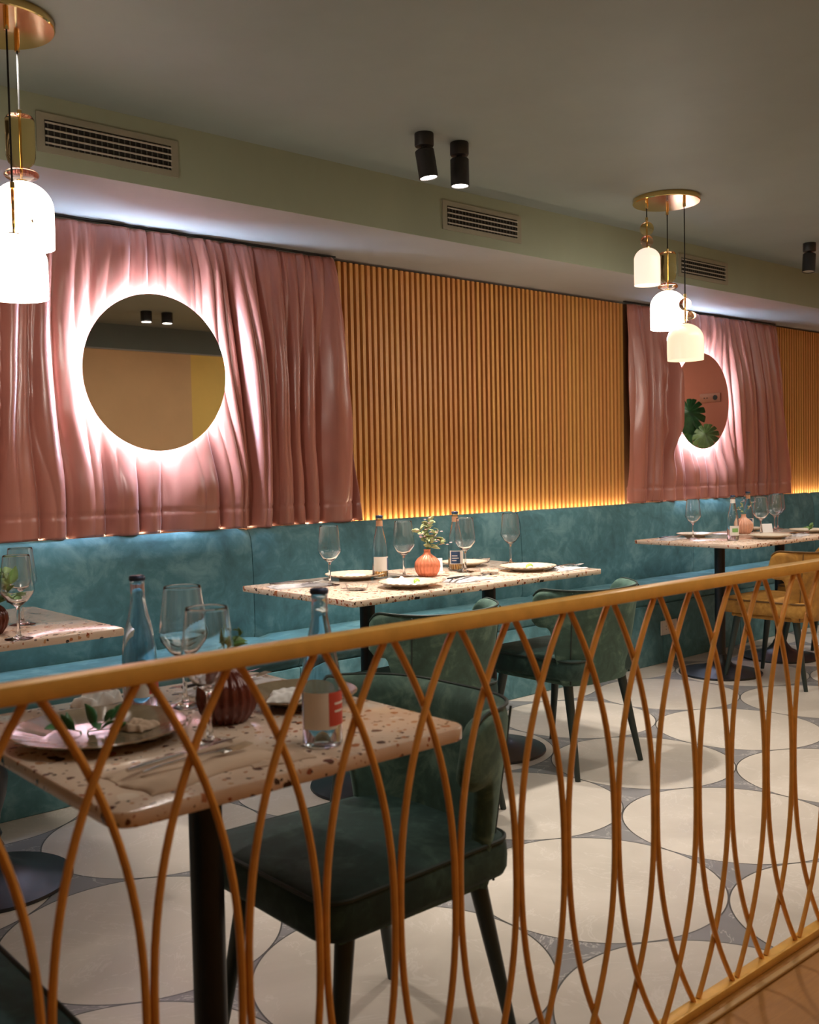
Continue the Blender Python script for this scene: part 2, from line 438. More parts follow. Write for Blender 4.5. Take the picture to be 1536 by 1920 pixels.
# ------------------------------------------------------------------ round mirrors with halo
def make_mirror(label, cx, cz):
    t = thing('round_mirror', label, 'mirror', (cx, 3.90, cz), 0, 'round backlit mirrors')
    ax = Matrix.Rotation(PI/2, 3, 'X')
    R = .327
    obj('mirror_glass', MB().lathe([(0, .0045), (R, .0045), (R, -.001), (0, -.001)], 96, mi=0, axis=ax), M['mirror'], t, angle=4)
    obj('housing', MB().lathe([(0, -.0012), (R-.045, -.0012), (R-.045, -.040), (0, -.040)], 64, axis=ax), M['vent'], t)
    obj('light_ring', MB().lathe([(R-.044, -.006), (R-.036, -.006), (R-.036, -.034), (R-.044, -.034), (R-.044, -.006)], 96, axis=ax), M['led_cool'], t)
    obj('wall_bracket', MB().box(-.05, .05, .0402, .155, -.05, .05), M['vent'], t, smooth=False)
    return t
make_mirror('large round backlit mirror on the left pink curtain, reflecting a tan wall', 2.021, 1.621)
make_mirror('round backlit mirror on the right pink curtain, reflecting a coral wall and leaves', 6.103, 1.619)

# ------------------------------------------------------------------ banquette bench
bq = thing('banquette', 'long teal velvet banquette bench running along the whole wall', 'bench', (0, 0, 0))
seams = [-1.19, .70, 2.462, 4.25, 5.965, 7.66, 8.39]
for i in range(len(seams)-1):
    a, b = seams[i]+.0015, seams[i+1]-.0015; w = b-a
    # back panel: padded, bulging slightly, with rounded top and ends
    prof = [(3.955, .44), (3.884, .44), (3.872, .47), (3.868, .55), (3.870, .70), (3.878, .84), (3.888, .91), (3.902, .935), (3.922, .945), (3.940, .943), (3.953, .934), (3.955, .915)]
    mb = MB(); K = 28; vs = []; fs = []
    for k in range(K+1):
        u = k/K; x = a+w*u
        e = min(u, 1-u)*w
        inset = .020*(1-min(1, e/.045))**2.2
        for (y, z) in prof:
            yy = y+(inset if y < 3.93 else -.0)*1.0
            zz = z-(inset*.45 if z > .9 else 0)
            if y < 3.93: yy += .0035*noise.noise(Vector((x*3, z*5, 2)))-.004*math.sin(PI*min(1, e/(w/2)))
            vs.append((x, yy, zz))
    n = len(prof)
    for k in range(K):
        for j in range(n-1): fs.append((k*n+j, k*n+j+1, (k+1)*n+j+1, (k+1)*n+j))
        fs.append((k*n+n-1, k*n, (k+1)*n, (k+1)*n+n-1))
    fs.append(tuple(range(n))); fs.append(tuple(K*n+j for j in range(n))[::-1])
    mb.add(vs, fs); obj('back_panel', mb, M['teal'], bq)
    # seat cushion: crowned top, rolled front edge
    mb = MB(); vs = []; fs = []
    sp = [(3.945, .36), (3.55, .36), (3.536, .375), (3.528, .41), (3.530, .435), (3.545, .455), (3.575, .465), (3.66, .470), (3.78, .470), (3.87, .462), (3.945, .45)]
    n = len(sp)
    for k in range(K+1):
        u = k/K; x = a+w*u; e = min(u, 1-u)*w; inset = .016*(1-min(1, e/.05))**2
        for (y, z) in sp:
            zz = z-(inset if z > .42 else 0)+(.003*noise.noise(Vector((x*2.5, y*6, 5))) if z > .44 else 0)
            yy = y+(inset*.7 if y < 3.56 else 0)
            vs.append((x, yy, zz))
    for k in range(K):
        for j in range(n-1): fs.append((k*n+j, k*n+j+1, (k+1)*n+j+1, (k+1)*n+j))
        fs.append((k*n+n-1, k*n, (k+1)*n, (k+1)*n+n-1))
    fs.append(tuple(range(n))); fs.append(tuple(K*n+j for j in range(n))[::-1])
    mb.add(vs, fs); obj('seat_cushion', mb, M['teal'], bq)
kb = MB()
ks = [-1.19, .70, 1.58, 2.462, 3.36, 4.25, 5.1, 5.965, 6.8, 7.66, 8.39]
for i in range(len(ks)-1): kb.rbox(ks[i]+.001, ks[i+1]-.001, 3.538, 3.95, .0, .3595, .006, 2)
obj('base_panels', kb, M['teal'], bq)

# electric socket on the bench front
t = thing('wall_socket', 'cream double power socket on the teal bench front below the seat', 'socket', (5.15, 3.537, .213))
obj('plate', MB().rbox(-.083, .083, -.008, -.0005, -.043, .043, .003), M['socket'], t)
obj('insert', MB().rbox(-.072, -.002, -.011, -.0081, -.035, .035, .002).rbox(.002, .072, -.011, -.0081, -.035, .035, .002), M['socket'], t)
for cx in (-.037, .037):
    for dz in (-.0095, .0095):
        obj('socket_hole', MB().lathe([(0, .0117), (.003, .0117), (.003, .0112), (0, .0112)], 12, c=(cx, 0, dz), axis=Matrix.Rotation(PI/2, 3, 'X')), M['hole'], t)

# ------------------------------------------------------------------ ceiling vents
def vent(label, xc, zc):
    t = thing('air_vent', label, 'vent', (xc, 3.4, zc), 0, 'air vents in the soffit face')
    w, h = .2635, .066
    fr = MB()
    fr.box(-w, w, -.006, 0, h-.022, h); fr.box(-w, w, -.006, 0, -h, -h+.022); fr.box(-w, -w+.028, -.006, 0, -h+.022, h-.022); fr.box(w-.028, w, -.006, 0, -h+.022, h-.022)
    obj('frame', fr, M['vent'], t, smooth=False)
    obj('duct_back', MB().box(-w+.0285, w-.0285, -.0012, -.0002, -h+.0225, h-.0225), M['ventd'], t, smooth=False)
    s = MB()
    for k in range(4):
        z = -h+.032+k*.0227; s.rbox(-w+.0285, w-.0285, -.011, -.006, z-.003, z+.003, .001, 1)
    obj('blades', s, M['ventl'], t, smooth=False)
    s = MB()
    for k in range(22):
        x = -w+.04+k*(2*w-.08)/21; s.box(x-.0018, x+.0018, -.0055, -.0015, -h+.0225, h-.0225)
    obj('vertical_blades', s, M['ventv'], t, smooth=False)
    return t
vent('grey air vent grille nearest the left hanging lamps, above the left curtain', 1.608, 2.355)
vent('grey air vent grille in the middle of the soffit, above the slatted panel', 3.474, 2.355)
vent('grey air vent grille beside the right hanging lamps, above the right curtain', 5.340, 2.345)

# ------------------------------------------------------------------ ceiling spots
def make_spot(label, x, y, tilt=0, rz=0, on=True, energy=45):
    t = thing('ceiling_spot', label, 'spotlight', (x, y, ZC), rz, 'black cylinder spotlights on the ceiling')
    obj('ceiling_cup', MB().lathe([(0, -.0002), (.036, -.0002), (.037, -.004), (.037, -.046), (.034, -.050), (0, -.050)], 32), M['spot'], t)
    obj('neck', MB().lathe([(0, -.05), (.012, -.05), (.012, -.066), (0, -.066)], 16), M['spot'], t)
    ax = Matrix.Rotation(tilt, 3, 'Y'); c = (0, 0, -.062)
    ob = obj('lamp_barrel', MB().lathe([(0, 0), (.033, 0), (.037, -.004), (.037, -.108), (.033, -.108), (.033, -.098), (0, -.098)], 32, c=c, axis=ax), M['spot'], t)
    obj('lens', MB().lathe([(0, -.099), (.0325, -.099), (.0325, -.1045), (0, -.1045)], 32, c=c, axis=ax), M['lens'] if on else M['vent'], t)
    if on:
        d = ax @ Vector((0, 0, -.125))
        l = light('spot_beam', 'SPOT', (d.x, d.y, -.062+d.z), energy, NEUT, rot=(0, tilt, 0), spot_size=math.radians(75), spot_blend=.5, shadow_soft_size=.03)
        l.parent = t
    return t
make_spot('black ceiling spotlight tilted slightly, left of the pair above the slatted panel', 2.655, 2.904, math.radians(-8), math.radians(-40), True, 75)
make_spot('black ceiling spotlight pointing straight down, right of the pair above the slatted panel', 2.841, 2.902, 0, 0, True, 75)
make_spot('dark ceiling spotlight at the far right near the frame edge', 5.778, 2.963, math.radians(6), 0, False)
def surface_spot(label, x, y):
    t = thing('surface_spot', label, 'spotlight', (x, y, ZC), 0, 'short black spots seen in the mirror')
    obj('housing', MB().lathe([(0, -.0002), (.043, -.0002), (.044, -.003), (.044, -.085), (.038, -.085), (.038, -.078), (0, -.078)], 32), M['spot'], t)
    obj('lens', MB().lathe([(0, -.079), (.0375, -.079), (.0375, -.083), (0, -.083)], 32), M['lens'], t)
    l = light('spot_beam', 'SPOT', (0, 0, -.1), 22, NEUT, spot_size=math.radians(80), spot_blend=.6, shadow_soft_size=.03); l.parent = t
surface_spot('short black ceiling spot seen in the large mirror, the left one', 3.761, .382)
surface_spot('short black ceiling spot seen in the large mirror, the right one', 3.934, .398)

# ------------------------------------------------------------------ pendant clusters
def dome(r, h, z0, th=.004):
    """opal bell shade: top at z0+h, open rim at z0"""
    out = []
    R0 = r
    hs = h-r*.92
    n = 14
    prof = [(R0*.985, z0), (R0, z0+hs*.4), (R0*.995, z0+hs)]
    for i in range(1, n+1):
        a = PI/2*i/n; prof.append((R0*math.cos(a) if i < n else 0.0001, z0+hs+r*.92*math.sin(a)))
    inner = [(max(0.0001, a-th), b-(th if i > 1 else 0)) for i, (a, b) in enumerate(prof)][::-1]
    return prof, inner
def sphere_prof(r, z, n=12, ry=None):
    ry = ry or r
    return [(max(1e-4, r*math.sin(PI*i/n)), z-ry*math.cos(PI*i/n)) for i in range(n+1)]
def cluster(label, cx, cy, low=M['bulb_lo'], third=(.018, -.088)):
    t = thing('pendant_lamp_cluster', label, 'pendant lamp', (cx, cy, ZC), 0, 'brass pendant lamp clusters')
    obj('canopy', MB().lathe([(0, -.0002), (.158, -.0002), (.160, -.003), (.160, -.022), (.157, -.025), (0, -.025)], 72), M['brass'], t)
    Z = lambda z: z-ZC
    specs = [((-.105, .040), 2.236, 2.057, .0625, 'rose', M['bulb_rose']),
             ((.079, .050), 2.052, 1.862, .0865, 'mid', M['bulb_hi']),
             (third, 1.868, 1.692, .0865, 'low', low)]
    for (ox, oy), ztop, zbot, r, kind, mat in specs:
        h = ztop-zbot
        o, inn = dome(r, h, Z(zbot))
        sh = obj('lamp_shade', MB().lathe(o+inn[:-1]+[o[0]], 48, c=(ox, oy, 0)), mat, t, angle=60)
        obj('bulb', MB().lathe(sphere_prof(.022, Z(zbot)+h*.55), 20, c=(ox, oy, 0)), M['lens'] if kind == 'mid' else mat, sh)
        if kind == 'rose': gl = [('amber_ball', M['amber'], sphere_prof(.033, Z(2.326), 16)), ('rose_ball', M['rose'], sphere_prof(.030, Z(2.266), 16))]; gt = 2.362
        elif kind == 'mid':
            za, zb_ = Z(2.090), Z(2.238)
            cyl = [(1e-4, za), (.022, za+.002), (.036, za+.016), (.041, za+.032), (.041, zb_-.010), (.036, zb_-.001), (1e-4, zb_)]
            gl = [('amber_cylinder', M['amber'], cyl), ('rose_disc', M['rose'], sphere_prof(.049, Z(2.071), 16, .0185))]; gt = 2.238
        else: gl = [('rose_ball', M['rose'], sphere_prof(.030, Z(1.960), 16)), ('amber_disc', M['amber'], sphere_prof(.052, Z(1.905), 16, .022))]; gt = 1.992
        for nm, mt, pr in gl: obj(nm, MB().lathe(pr, 36, c=(ox, oy, 0)), mt, t, angle=60)
        obj('brass_stem', MB().lathe([(1e-4, Z(ztop)-.004), (.016, Z(ztop)-.003), (.016, Z(ztop)+.002), (.0035, Z(ztop)+.004), (.0035, Z(gt)), (.007, Z(gt)+.001), (.0065, Z(gt)+.018), (1e-4, Z(gt)+.02)], 16, c=(ox, oy, 0)), M['brass'], t)
        obj('cord', MB().tube([(ox, oy, Z(gt)+.019), (ox, oy, -.026)], .0028, 8), M['cord'], t)
        obj('cord_grip', MB().lathe([(1e-4, -.058), (.007, -.058), (.0075, -.055), (.0075, -.0252), (1e-4, -.0252)], 16, c=(ox, oy, 0)), M['brass'], t)
        if kind == 'mid':
            l = light('lamp_glow', 'POINT', (ox, oy, Z(zbot)-.02), 9, NEUT, shadow_soft_size=.05); l.parent = t
    return t
cluster('brass pendant cluster with opal glass shades at the left edge of the picture', 1.046, 2.912, M['bulb_hi'], (.004, -.076))
cluster('brass pendant cluster with three opal glass shades in front of the right curtain', 4.222, 2.888)

# ------------------------------------------------------------------ tables
def table_base(t, px=0., py=0., ornate=False):
    obj('base_plate', MB().lathe([(1e-4, 0), (.228, 0), (.231, .004), (.229, .011), (.19, .019), (.12, .034), (.07, .055), (.045, .085), (.034, .11), (1e-4, .11)], 56, c=(px, py, 0)), M['blackm'], t)
    if ornate:
        pr = [(1e-4, .10), (.032, .10), (.040, .115), (.030, .135), (.036, .150), (.028, .17), (.034, .21), (.052, .27), (.058, .32), (.050, .37), (.034, .42), (.030, .46), (.034, .735), (1e-4, .735)]
    else: pr = [(1e-4, .10), (.033, .10), (.029, .112), (.029, .735), (1e-4, .735)]
    obj('pole', MB().lathe(pr, 32, c=(px, py, 0)), M['blackm'], t)
    obj('top_plate', MB().rbox(px-.16, px+.16, py-.16, py+.16, .7355, .7425, .002, 1), M['blackm'], t)
def tabletop(w, d, r, thick=.0215):
    bm = bmesh.new(); pts = []
    for (cx, cy, a0) in ((w/2-r, d/2-r, 0), (-w/2+r, d/2-r, 90), (-w/2+r, -d/2+r, 180), (w/2-r, -d/2+r, 270)):
        for k in range(9):
            a = math.radians(a0+90*k/8); pts.append((cx+r*math.cos(a), cy+r*math.sin(a)))
    n = len(pts); vs = []; e = .002
    for z, off in ((.743, e), (.743+e, 0), (.743+thick-e, 0), (.743+thick, e)):
        for x, y in pts:
            l = math.hypot(x, y); vs.append((x-off*x/l, y-off*y/l, z))
    fs = [tuple(range(n))[::-1], tuple(3*n+k for k in range(n))]
    for j in range(3):
        for k in range(n): fs.append((j*n+k, j*n+(k+1) % n, (j+1)*n+(k+1) % n, (j+1)*n+k))
    bm.free(); return MB().add(vs, fs)
def table(label, x0, x1, y0, y1, r, px=None, py=None, ornate=False, group='cafe tables with speckled terrazzo tops'):
    cx, cy = (x0+x1)/2, (y0+y1)/2
    t = thing('cafe_table', label, 'table', (cx, cy, 0), 0, group)
    obj('tabletop', tabletop(x1-x0, y1-y0, r), M['terrazzo'], t, angle=50)
    table_base(t, (px-cx) if px else 0, (py-cy) if py else 0, ornate); return t
ZT = .7646
table('terrazzo cafe table in the foreground, right behind the gold railing', .548, 1.182, 1.205, 1.880, .035)
table('terrazzo table at the left edge with dark turned pedestal, beside the bench', .60, 1.262, 2.675, 3.358, .008, .985, 3.03, True)
table('terrazzo table left half of the middle pair, set with the ribbed orange vase', 2.04, 2.708, 2.622, 3.308, .008)
table('terrazzo table right half of the middle pair, its edge above the second green chair', 2.713, 3.362, 2.632, 3.315, .008)
table('terrazzo table at right nearest the slatted panel, black pedestal fully visible', 4.745, 5.405, 2.796, 3.482, .008)
table('terrazzo table at the right frame edge behind the mustard chair', 5.410, 6.07, 2.796, 3.482, .008)

# ------------------------------------------------------------------ chairs
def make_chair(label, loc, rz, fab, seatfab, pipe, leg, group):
    t = thing('wingback_chair', label, 'chair', loc, rz, group)
    # seat cushion
    def rr(u):  # rounded plan outline
        pts = []
        for (cx, cy, a0, r) in ((.175, .205, 0, .055), (-.175, .205, 90, .055), (-.165, -.185, 180, .05), (.165, -.185, 270, .05)):
            for k in range(8):
                a = math.radians(a0+90*k/7); pts.append((cx+r*math.cos(a), cy+r*math.sin(a)))
        return [(x*u, y*u) for x, y in pts]
    prof = [(.90, .376), (.965, .378), (.985, .389), (.99, .414), (.985, .436), (.965, .450), (.92, .457), (.80, .462), (.5, .466), (.02, .467)]
    vs = []; n = 32
    for s_, z in prof: vs += [(x, y, z) for x, y in rr(s_)]
    fs = [tuple(range(n))[::-1]]
    for j in range(len(prof)-1):
        for k in range(n): fs.append((j*n+k, j*n+(k+1) % n, (j+1)*n+(k+1) % n, (j+1)*n+k))
    fs.append(tuple((len(prof)-1)*n+k for k in range(n)))
    seat = obj('seat', MB().add(vs, fs), seatfab, t, angle=70)
    obj('seat_piping', MB().tube([(x, y, .450) for x, y in rr(.972)], .0045, 6, closed=True), pipe, seat)
    obj('seat_frame', MB().rbox(-.185, .185, -.185, .205, .350, .3755, .012, 2), fab, t)
    # backrest: U-shaped shell with forward wings
    A = 1.0
    def plan(u, off, z):
        a = u*1.52; sgn = 1 if a >= 0 else -1; a_ = abs(a)
        hw = .228+.020*min(1, max(0, (z-.45)/.3))
        x = sgn*hw*(math.sin(min(a_, PI/2)))**.72
        y = -.222+.215*(1-math.cos(a_))**1.15
        x -= sgn*.02*max(0, a_-PI/2)/.15*.2
        # outward normal
        e = 1e-3
        def q(aa):
            s2 = 1 if aa >= 0 else -1; b = abs(aa)
            return Vector((s2*hw*(math.sin(min(b, PI/2)))**.72, -.222+.215*(1-math.cos(b))**1.15))
        d = q(a+e*5)-q(a-e*5); nrm = Vector((d.y, -d.x)); 
        if nrm.length < 1e-9: nrm = Vector((0, -1))
        nrm.normalize()
        lean = -.050*max(0, z-.42)/.33
        return (x+nrm.x*off, y+nrm.y*off+lean)
    def zb(u):
        k = min(1, max(0, (abs(u)-.56)/.22)); k = k*k*(3-2*k)
        z = .352+.225*k
        e = max(0, (abs(u)-.86)/.14); return z+.05*(1-math.sqrt(max(0, 1-e*e)))
    def ztp(u):
        e = max(0, (abs(u)-.84)/.16); return .727-.008*math.cos(u*2)-.075*(1-math.sqrt(max(0, 1-e*e)))
    nu, nv = 56, 12
    TH = .019
    mb = MB(); vs = []
    def ring(u, v):
        z0, z1 = zb(u), ztp(u); return z0+(z1-z0)*v
    cols = []
    # closed cross-section per u column: outer bottom->top, then inner top->bottom
    sec = [(-.004+0*v, 0) for v in ()]
    N_ = []
    for i in range(nu+1):
        u = -1+2*i/nu
        col = []
        end = max(0, (abs(u)-.93)/.07); th = TH*math.sqrt(max(.02, 1-end*end))
        for j in range(nv+1):
            v = j/nv; z = ring(u, v); edge = math.sqrt(max(.0, 1-abs(2*v-1)**8)); 
            puff = .35+.65*edge
            x, y = plan(u, th*puff, z); col.append((x, y, z))
        for j in range(nv, -1, -1):
            v = j/nv; z = ring(u, v); edge = math.sqrt(max(.0, 1-abs(2*v-1)**8)); puff = .35+.65*edge
            x, y = plan(u, -th*puff*1.25, z); col.append((x, y, z))
        vs += col
    n = 2*(nv+1); fs = []
    for i in range(nu):
        for j in range(n): fs.append((i*n+j, i*n+(j+1) % n, (i+1)*n+(j+1) % n, (i+1)*n+j))
    fs.append(tuple(range(n))); fs.append(tuple(nu*n+j for j in range(n))[::-1])
    mb.add(vs, fs); br = obj('backrest', mb, fab, t, angle=65)
    top = []; 
    for i in range(nu+1):
        u = -.97+1.94*i/nu; z = ztp(u)+.001; x, y = plan(u, TH*.55, z); top.append((x, y, z))
    obj('top_piping', MB().tube(top, .0038, 6), pipe, br)
    for su in (-.47, .47):
        pts = []
        for j in range(13):
            v = .02+.96*j/12; u = su*(1+.10*v); z = ring(u, v); x, y = plan(u, TH*(1.02), z); pts.append((x, y, z))
        obj('seam', MB().tube(pts, .0028, 6), pipe, br)
    for (sx, sy) in ((-1, -1), (1, -1), (-1, 1), (1, 1)):
        p0 = Vector((sx*.165, sy*.165+(0 if sy < 0 else .01), .354)); p1 = Vector((sx*.198, -.235 if sy < 0 else .235, 0.0))
        pts = [p0.lerp(p1, k/6) for k in range(7)]
        l_ = obj('leg', MB().tube(pts, [.019-.0085*k/6 for k in range(7)], 16), leg, t)
    return t
GRP = 'green velvet chairs pulled up to the middle tables'
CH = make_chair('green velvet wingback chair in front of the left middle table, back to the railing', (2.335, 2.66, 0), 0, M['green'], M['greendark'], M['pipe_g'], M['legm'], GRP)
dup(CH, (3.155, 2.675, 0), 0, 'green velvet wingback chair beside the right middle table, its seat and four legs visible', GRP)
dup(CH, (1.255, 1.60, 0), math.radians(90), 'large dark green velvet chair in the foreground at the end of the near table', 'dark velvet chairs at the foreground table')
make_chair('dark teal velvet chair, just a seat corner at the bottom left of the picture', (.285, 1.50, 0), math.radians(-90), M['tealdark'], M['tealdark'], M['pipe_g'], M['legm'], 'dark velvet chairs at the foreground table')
MC = make_chair('mustard yellow velvet chair facing the right table, nearest of the two', (5.15, 2.80, 0), math.radians(0), M['mustard'], M['mustard'], M['pipe_m'], M['legm'], 'mustard velvet chairs at the right tables')
dup(MC, (5.86, 2.86, 0), 0, 'mustard yellow velvet chair at the right frame edge, behind the nearer one', 'mustard velvet chairs at the right tables')

# ------------------------------------------------------------------ railing
RY = 1.1525; X0 = .4295; P = .1340
rl = thing('railing', 'gold railing of crossing curved rods in the foreground', 'railing', (0, RY, 0))
obj('top_rail', MB().rbox(-.6, 3.4, -.016, .016, .9425, .9655, .0025, 2), M['rail'], rl)
obj('bottom_rail', MB().rbox(-.6, 3.4, -.018, .012, .0845, .0945, .002, 2), M['rail'], rl)
obj('ridge', MB().rbox(-.6, 3.4, -.0245, -.0185, .0845, .103, .0015, 2), M['rail'], rl)
zb_, zt_ = .0946, .9424
for k in range(-4, 17):
    x = X0+P*k
    for sg in (-1, 1):
        xo = x+sg*.0085
        oy = -.0040 if k % 2 else .0040
        pts = bezier_arc((xo, oy, zb_), (xo, oy, zt_), (sg*(P-.0142), 0, 0), 30)
        obj('rod', MB().tube(pts, .0056, 8), M['rod'], rl)

# ------------------------------------------------------------------ tableware
def wine_glass(label, x, y, group, s=1.0, rz=0):
    t = thing('wine_glass', label, 'wine glass', (x, y, ZT), rz, group); t.scale = (s, s, s)
    out = [(.0365, .0), (.0365, .0015), (.020, .004), (.0065, .010), (.0042, .025), (.0040, .075), (.0048, .084), (.010, .090), (.026, .102), (.0425, .124), (.0445, .132), (.0415, .165), (.0345, .222), (.0335, .225)]
    inn = [(.0325, .224), (.0335, .220), (.0402, .165), (.0430, .133), (.0410, .126), (.025, .1045), (.010, .0945), (1e-4, .0925)]
    obj('bowl_and_stem', MB().lathe([(1e-4, 0)]+out+inn, 40), M['clear'], t, angle=60); return t
wg = []
def add_glass(label, x, y, group, s=1.0):
    if not wg: wg.append(wine_glass(label, x, y, group, s)); return wg[0]
    return dup(wg[0], (x, y, ZT), random.uniform(0, 6), label, group, s)
GM, GF, GL, GR = 'wine glasses on the middle tables', 'wine glasses on the foreground table', 'wine glasses on the left table', 'wine glasses on the right tables'
add_glass('clear wine glass furthest left on the middle tables', 2.273, 3.06, GM)
add_glass('clear wine glass between the left bottle and the orange vase on the middle tables', 2.633, 3.048, GM)
add_glass('clear wine glass in front of the bottle with navy label, middle tables', 2.928, 2.999, GM)
add_glass('clear wine glass furthest right on the middle tables', 3.300, 3.09, GM)
add_glass('taller-looking wine glass behind the other beside the dark bottle on the near table', .913, 1.690, GF, 1.0)
add_glass('wine glass in front of the other, near the ribbed dark vase on the near table', .812, 1.425, GF, .98)
add_glass('wine glass in front of the red vase at the left edge table', .979, 2.715, GL)
add_glass('wine glass standing further back on the left edge table', 1.085, 2.975, GL)
add_glass('wine glass furthest left on the right tables', 5.005, 3.265, GR)
add_glass('wine glass in front of the salmon ribbed vase on the right tables', 5.455, 3.10, GR)
add_glass('front wine glass of the two at the right end of the right tables', 5.86, 3.236, GR)
add_glass('rear wine glass of the two at the right end of the right tables', 6.015, 3.30, GR)

def bottle(label, x, y, group, rz, glassm, style):
    t = thing('water_bottle', label, 'bottle', (x, y, ZT), rz, group)
    out = [(1e-4, 0), (.028, 0), (.0315, .004), (.0315, .095), (.0305, .115), (.026, .145), (.0185, .178), (.0135, .205), (.0125, .232), (.0135, .236), (.0125, .240)]
    inn = [(.0105, .240), (.0105, .205), (.0155, .178), (.0235, .145), (.028, .113), (.029, .09), (.029, .007), (.025, .005), (1e-4, .009)]
    obj('bottle_glass', MB().lathe(out+inn, 40), glassm, t, angle=60)
    obj('cap', MB().lathe([(1e-4, .2405), (.0142, .2405), (.0148, .243), (.0142, .2475), (.012, .2495), (1e-4, .2495)], 28, ribs=14, ramp=.02), M['cap'], t)
    R = .0320
    def patch(nm, a0, a1, z0, z1, mat, rr=R):
        def f(u, v):
            a = math.radians(a0+(a1-a0)*u); return (rr*math.cos(a), rr*math.sin(a), z0+(z1-z0)*v)
        return obj(nm, MB().grid(f, 24, 1), mat, t)
    if style == 'white':
        patch('label', 180, 350, .028, .085, M['label_w']); patch('label_band', 290, 325, .032, .080, M['label_n'], .0323)
        obj('neck_label', MB().lathe([(.0140, .206), (.0131, .228)], 28), M['capc'], t)
    elif style == 'navy':
        patch('label', 180, 350, .028, .085, M['label_w']); patch('label_patch', 190, 262, .032, .082, M['label_n'], .0323)
        for k, (a, b) in enumerate(((198, 240), (198, 252), (198, 232))): patch('label_lettering', a, b, .062-.010*k, .0655-.010*k, M['label_w'], .0326)
        obj('neck_label', MB().lathe([(.0140, .206), (.0131, .228)], 28), M['capc'], t)
    elif style == 'red':
        patch('label', 180, 290, .030, .088, M['label_w']); patch('label_patch', 262, 345, .035, .088, M['label_r'], .0323)
        for k, (a, b) in enumerate(((280, 322), (280, 316))): patch('label_lettering', a, b, .068-.012*k, .0715-.012*k, M['label_w'], .0326)
    elif style == 'green':
        patch('label', 180, 350, .028, .082, M['label_w']); patch('label_print', 205, 268, .046, .068, M['label_g'], .0323)
        obj('neck_label', MB().lathe([(.0140, .206), (.0131, .228)], 28), M['label_w'], t)
    return t
BM = 'glass water bottles on the tables'
bottle('clear water bottle with white label on the left middle table', 2.565, 3.115, BM, 0, M['bottle'], 'white')
bottle('clear water bottle with navy and white label behind the right middle wine glass', 2.949, 3.079, BM, 0, M['bottle'], 'navy')
bottle('dark-looking bottle with red label patch behind the near plate, railing in front', .836, 1.715, BM, math.radians(10), M['bottleblue'], 'red')
bottle('blue-tinted bottle with red and white label nearest the railing on the near table', .937, 1.291, BM, math.radians(-8), M['bottleblue'], 'red')
bottle('clear water bottle with green print on the label, right table', 5.018, 3.02, BM, 0, M['bottle'], 'green')
bottle('bluish water bottle standing behind the salmon vase on the right tables', 5.66, 3.302, BM, 0, M['bottleblue'], 'navy')

def plate(label, x, y, group, r=.125, mat=None, scal=0):
    t = thing('plate', label, 'plate', (x, y, ZT), random.uniform(0, 6), group); s = r/.125
    pr = [(1e-4, .003), (.055*s, .003), (.057*s, 0), (.066*s, 0), (.070*s, .004), (.105*s, .013), (.125*s, .019), (.1255*s, .0205), (.124*s, .0215), (.104*s, .0165), (.078*s, .0075), (.07*s, .0065), (1e-4, .0065)]
    obj('plate_body', MB().lathe(pr, 96, ribs=scal, ramp=.012 if scal else 0), mat or M['ceramic'], t)
    rp = [(.124*s*math.cos(2*PI*k/64), .124*s*math.sin(2*PI*k/64), .0207) for k in range(64)]
    obj('rim_line', MB().tube(rp, .0011, 6, closed=True), M['rim'], t)
    return t
PG = 'stoneware plates on the tables'
plate('cream scalloped plate by the leftmost glass, middle tables', 2.478, 3.170, PG, .118, None, 28)
plate('cream plate at the front edge of the left middle table with lime on its napkin', 2.437, 2.785, PG, .118, None, 28)
plate('cream plate behind the navy-labelled bottle, middle tables', 3.10, 3.185, PG, .105)
plate('cream plate at the front right of the middle tables with a lime wedge', 3.134, 2.838, PG, .118, None, 28)
plate('large glossy brown plate with leaf garnish on the near table, left of the glasses', .700, 1.590, PG, .142, M['dark_rim'], 30)
plate('brown-rimmed plate half hidden behind the red-labelled bottle, near table', 1.082, 1.56, PG, .108, M['dark_rim'], 30)
plate('pale plate furthest left on the right tables', 5.145, 3.345, PG, .105)
plate('pale plate in front of the salmon vase at the table front edge', 5.262, 2.935, PG, .118)
plate('pale plate at the back of the right tables, behind the wine glasses', 5.745, 3.36, PG, .10)
plate('pale plate at the far right with green garnish', 5.80, 2.98, PG, .115)

def lumpy(w, d, h, seed, fold=6):
    def f(u, v):
        x = (u-.5)*w; y = (v-.5)*d
        e = min(u, 1-u, v, 1-v)
        z = h*(.30+.45*abs(math.sin(u*fold+seed))*(.6+.4*math.cos(v*3+seed)))*min(1, e*9+.12)+.004*noise.noise(Vector((u*6, v*6, seed)))
        return (x+.01*noise.noise(Vector((v*3, seed, 0))), y+.01*noise.noise(Vector((u*3, seed, 9))), max(.0012, z))
    g = MB().grid(f, 26, 20)
    nv = len(g.v); n1 = 27
    b = [(x, y, 0.0004) for x, y, z in g.v]
    per = [i for i in range(n1)]+[j*n1+26 for j in range(1, 21)]+[20*n1+i for i in range(25, -1, -1)]+[j*n1 for j in range(19, 0, -1)]
    g.v += b
    g.f += [tuple(reversed([i+nv for i in f_])) for f_ in list(g.f)]
    for i in range(len(per)):
        a, c = per[i], per[(i+1) % len(per)]; g.f.append((a, c, c+nv, a+nv))
    g.mi = [0]*len(g.f)
    return g
def napkin(label, x, y, z, rz, w, d, h, mat, group=None, seed=1):
    o = obj('napkin', lumpy(w, d, h, seed), mat, loc=(x, y, z), rot=(0, 0, rz), angle=80); return tag(o, label, 'napkin', group)
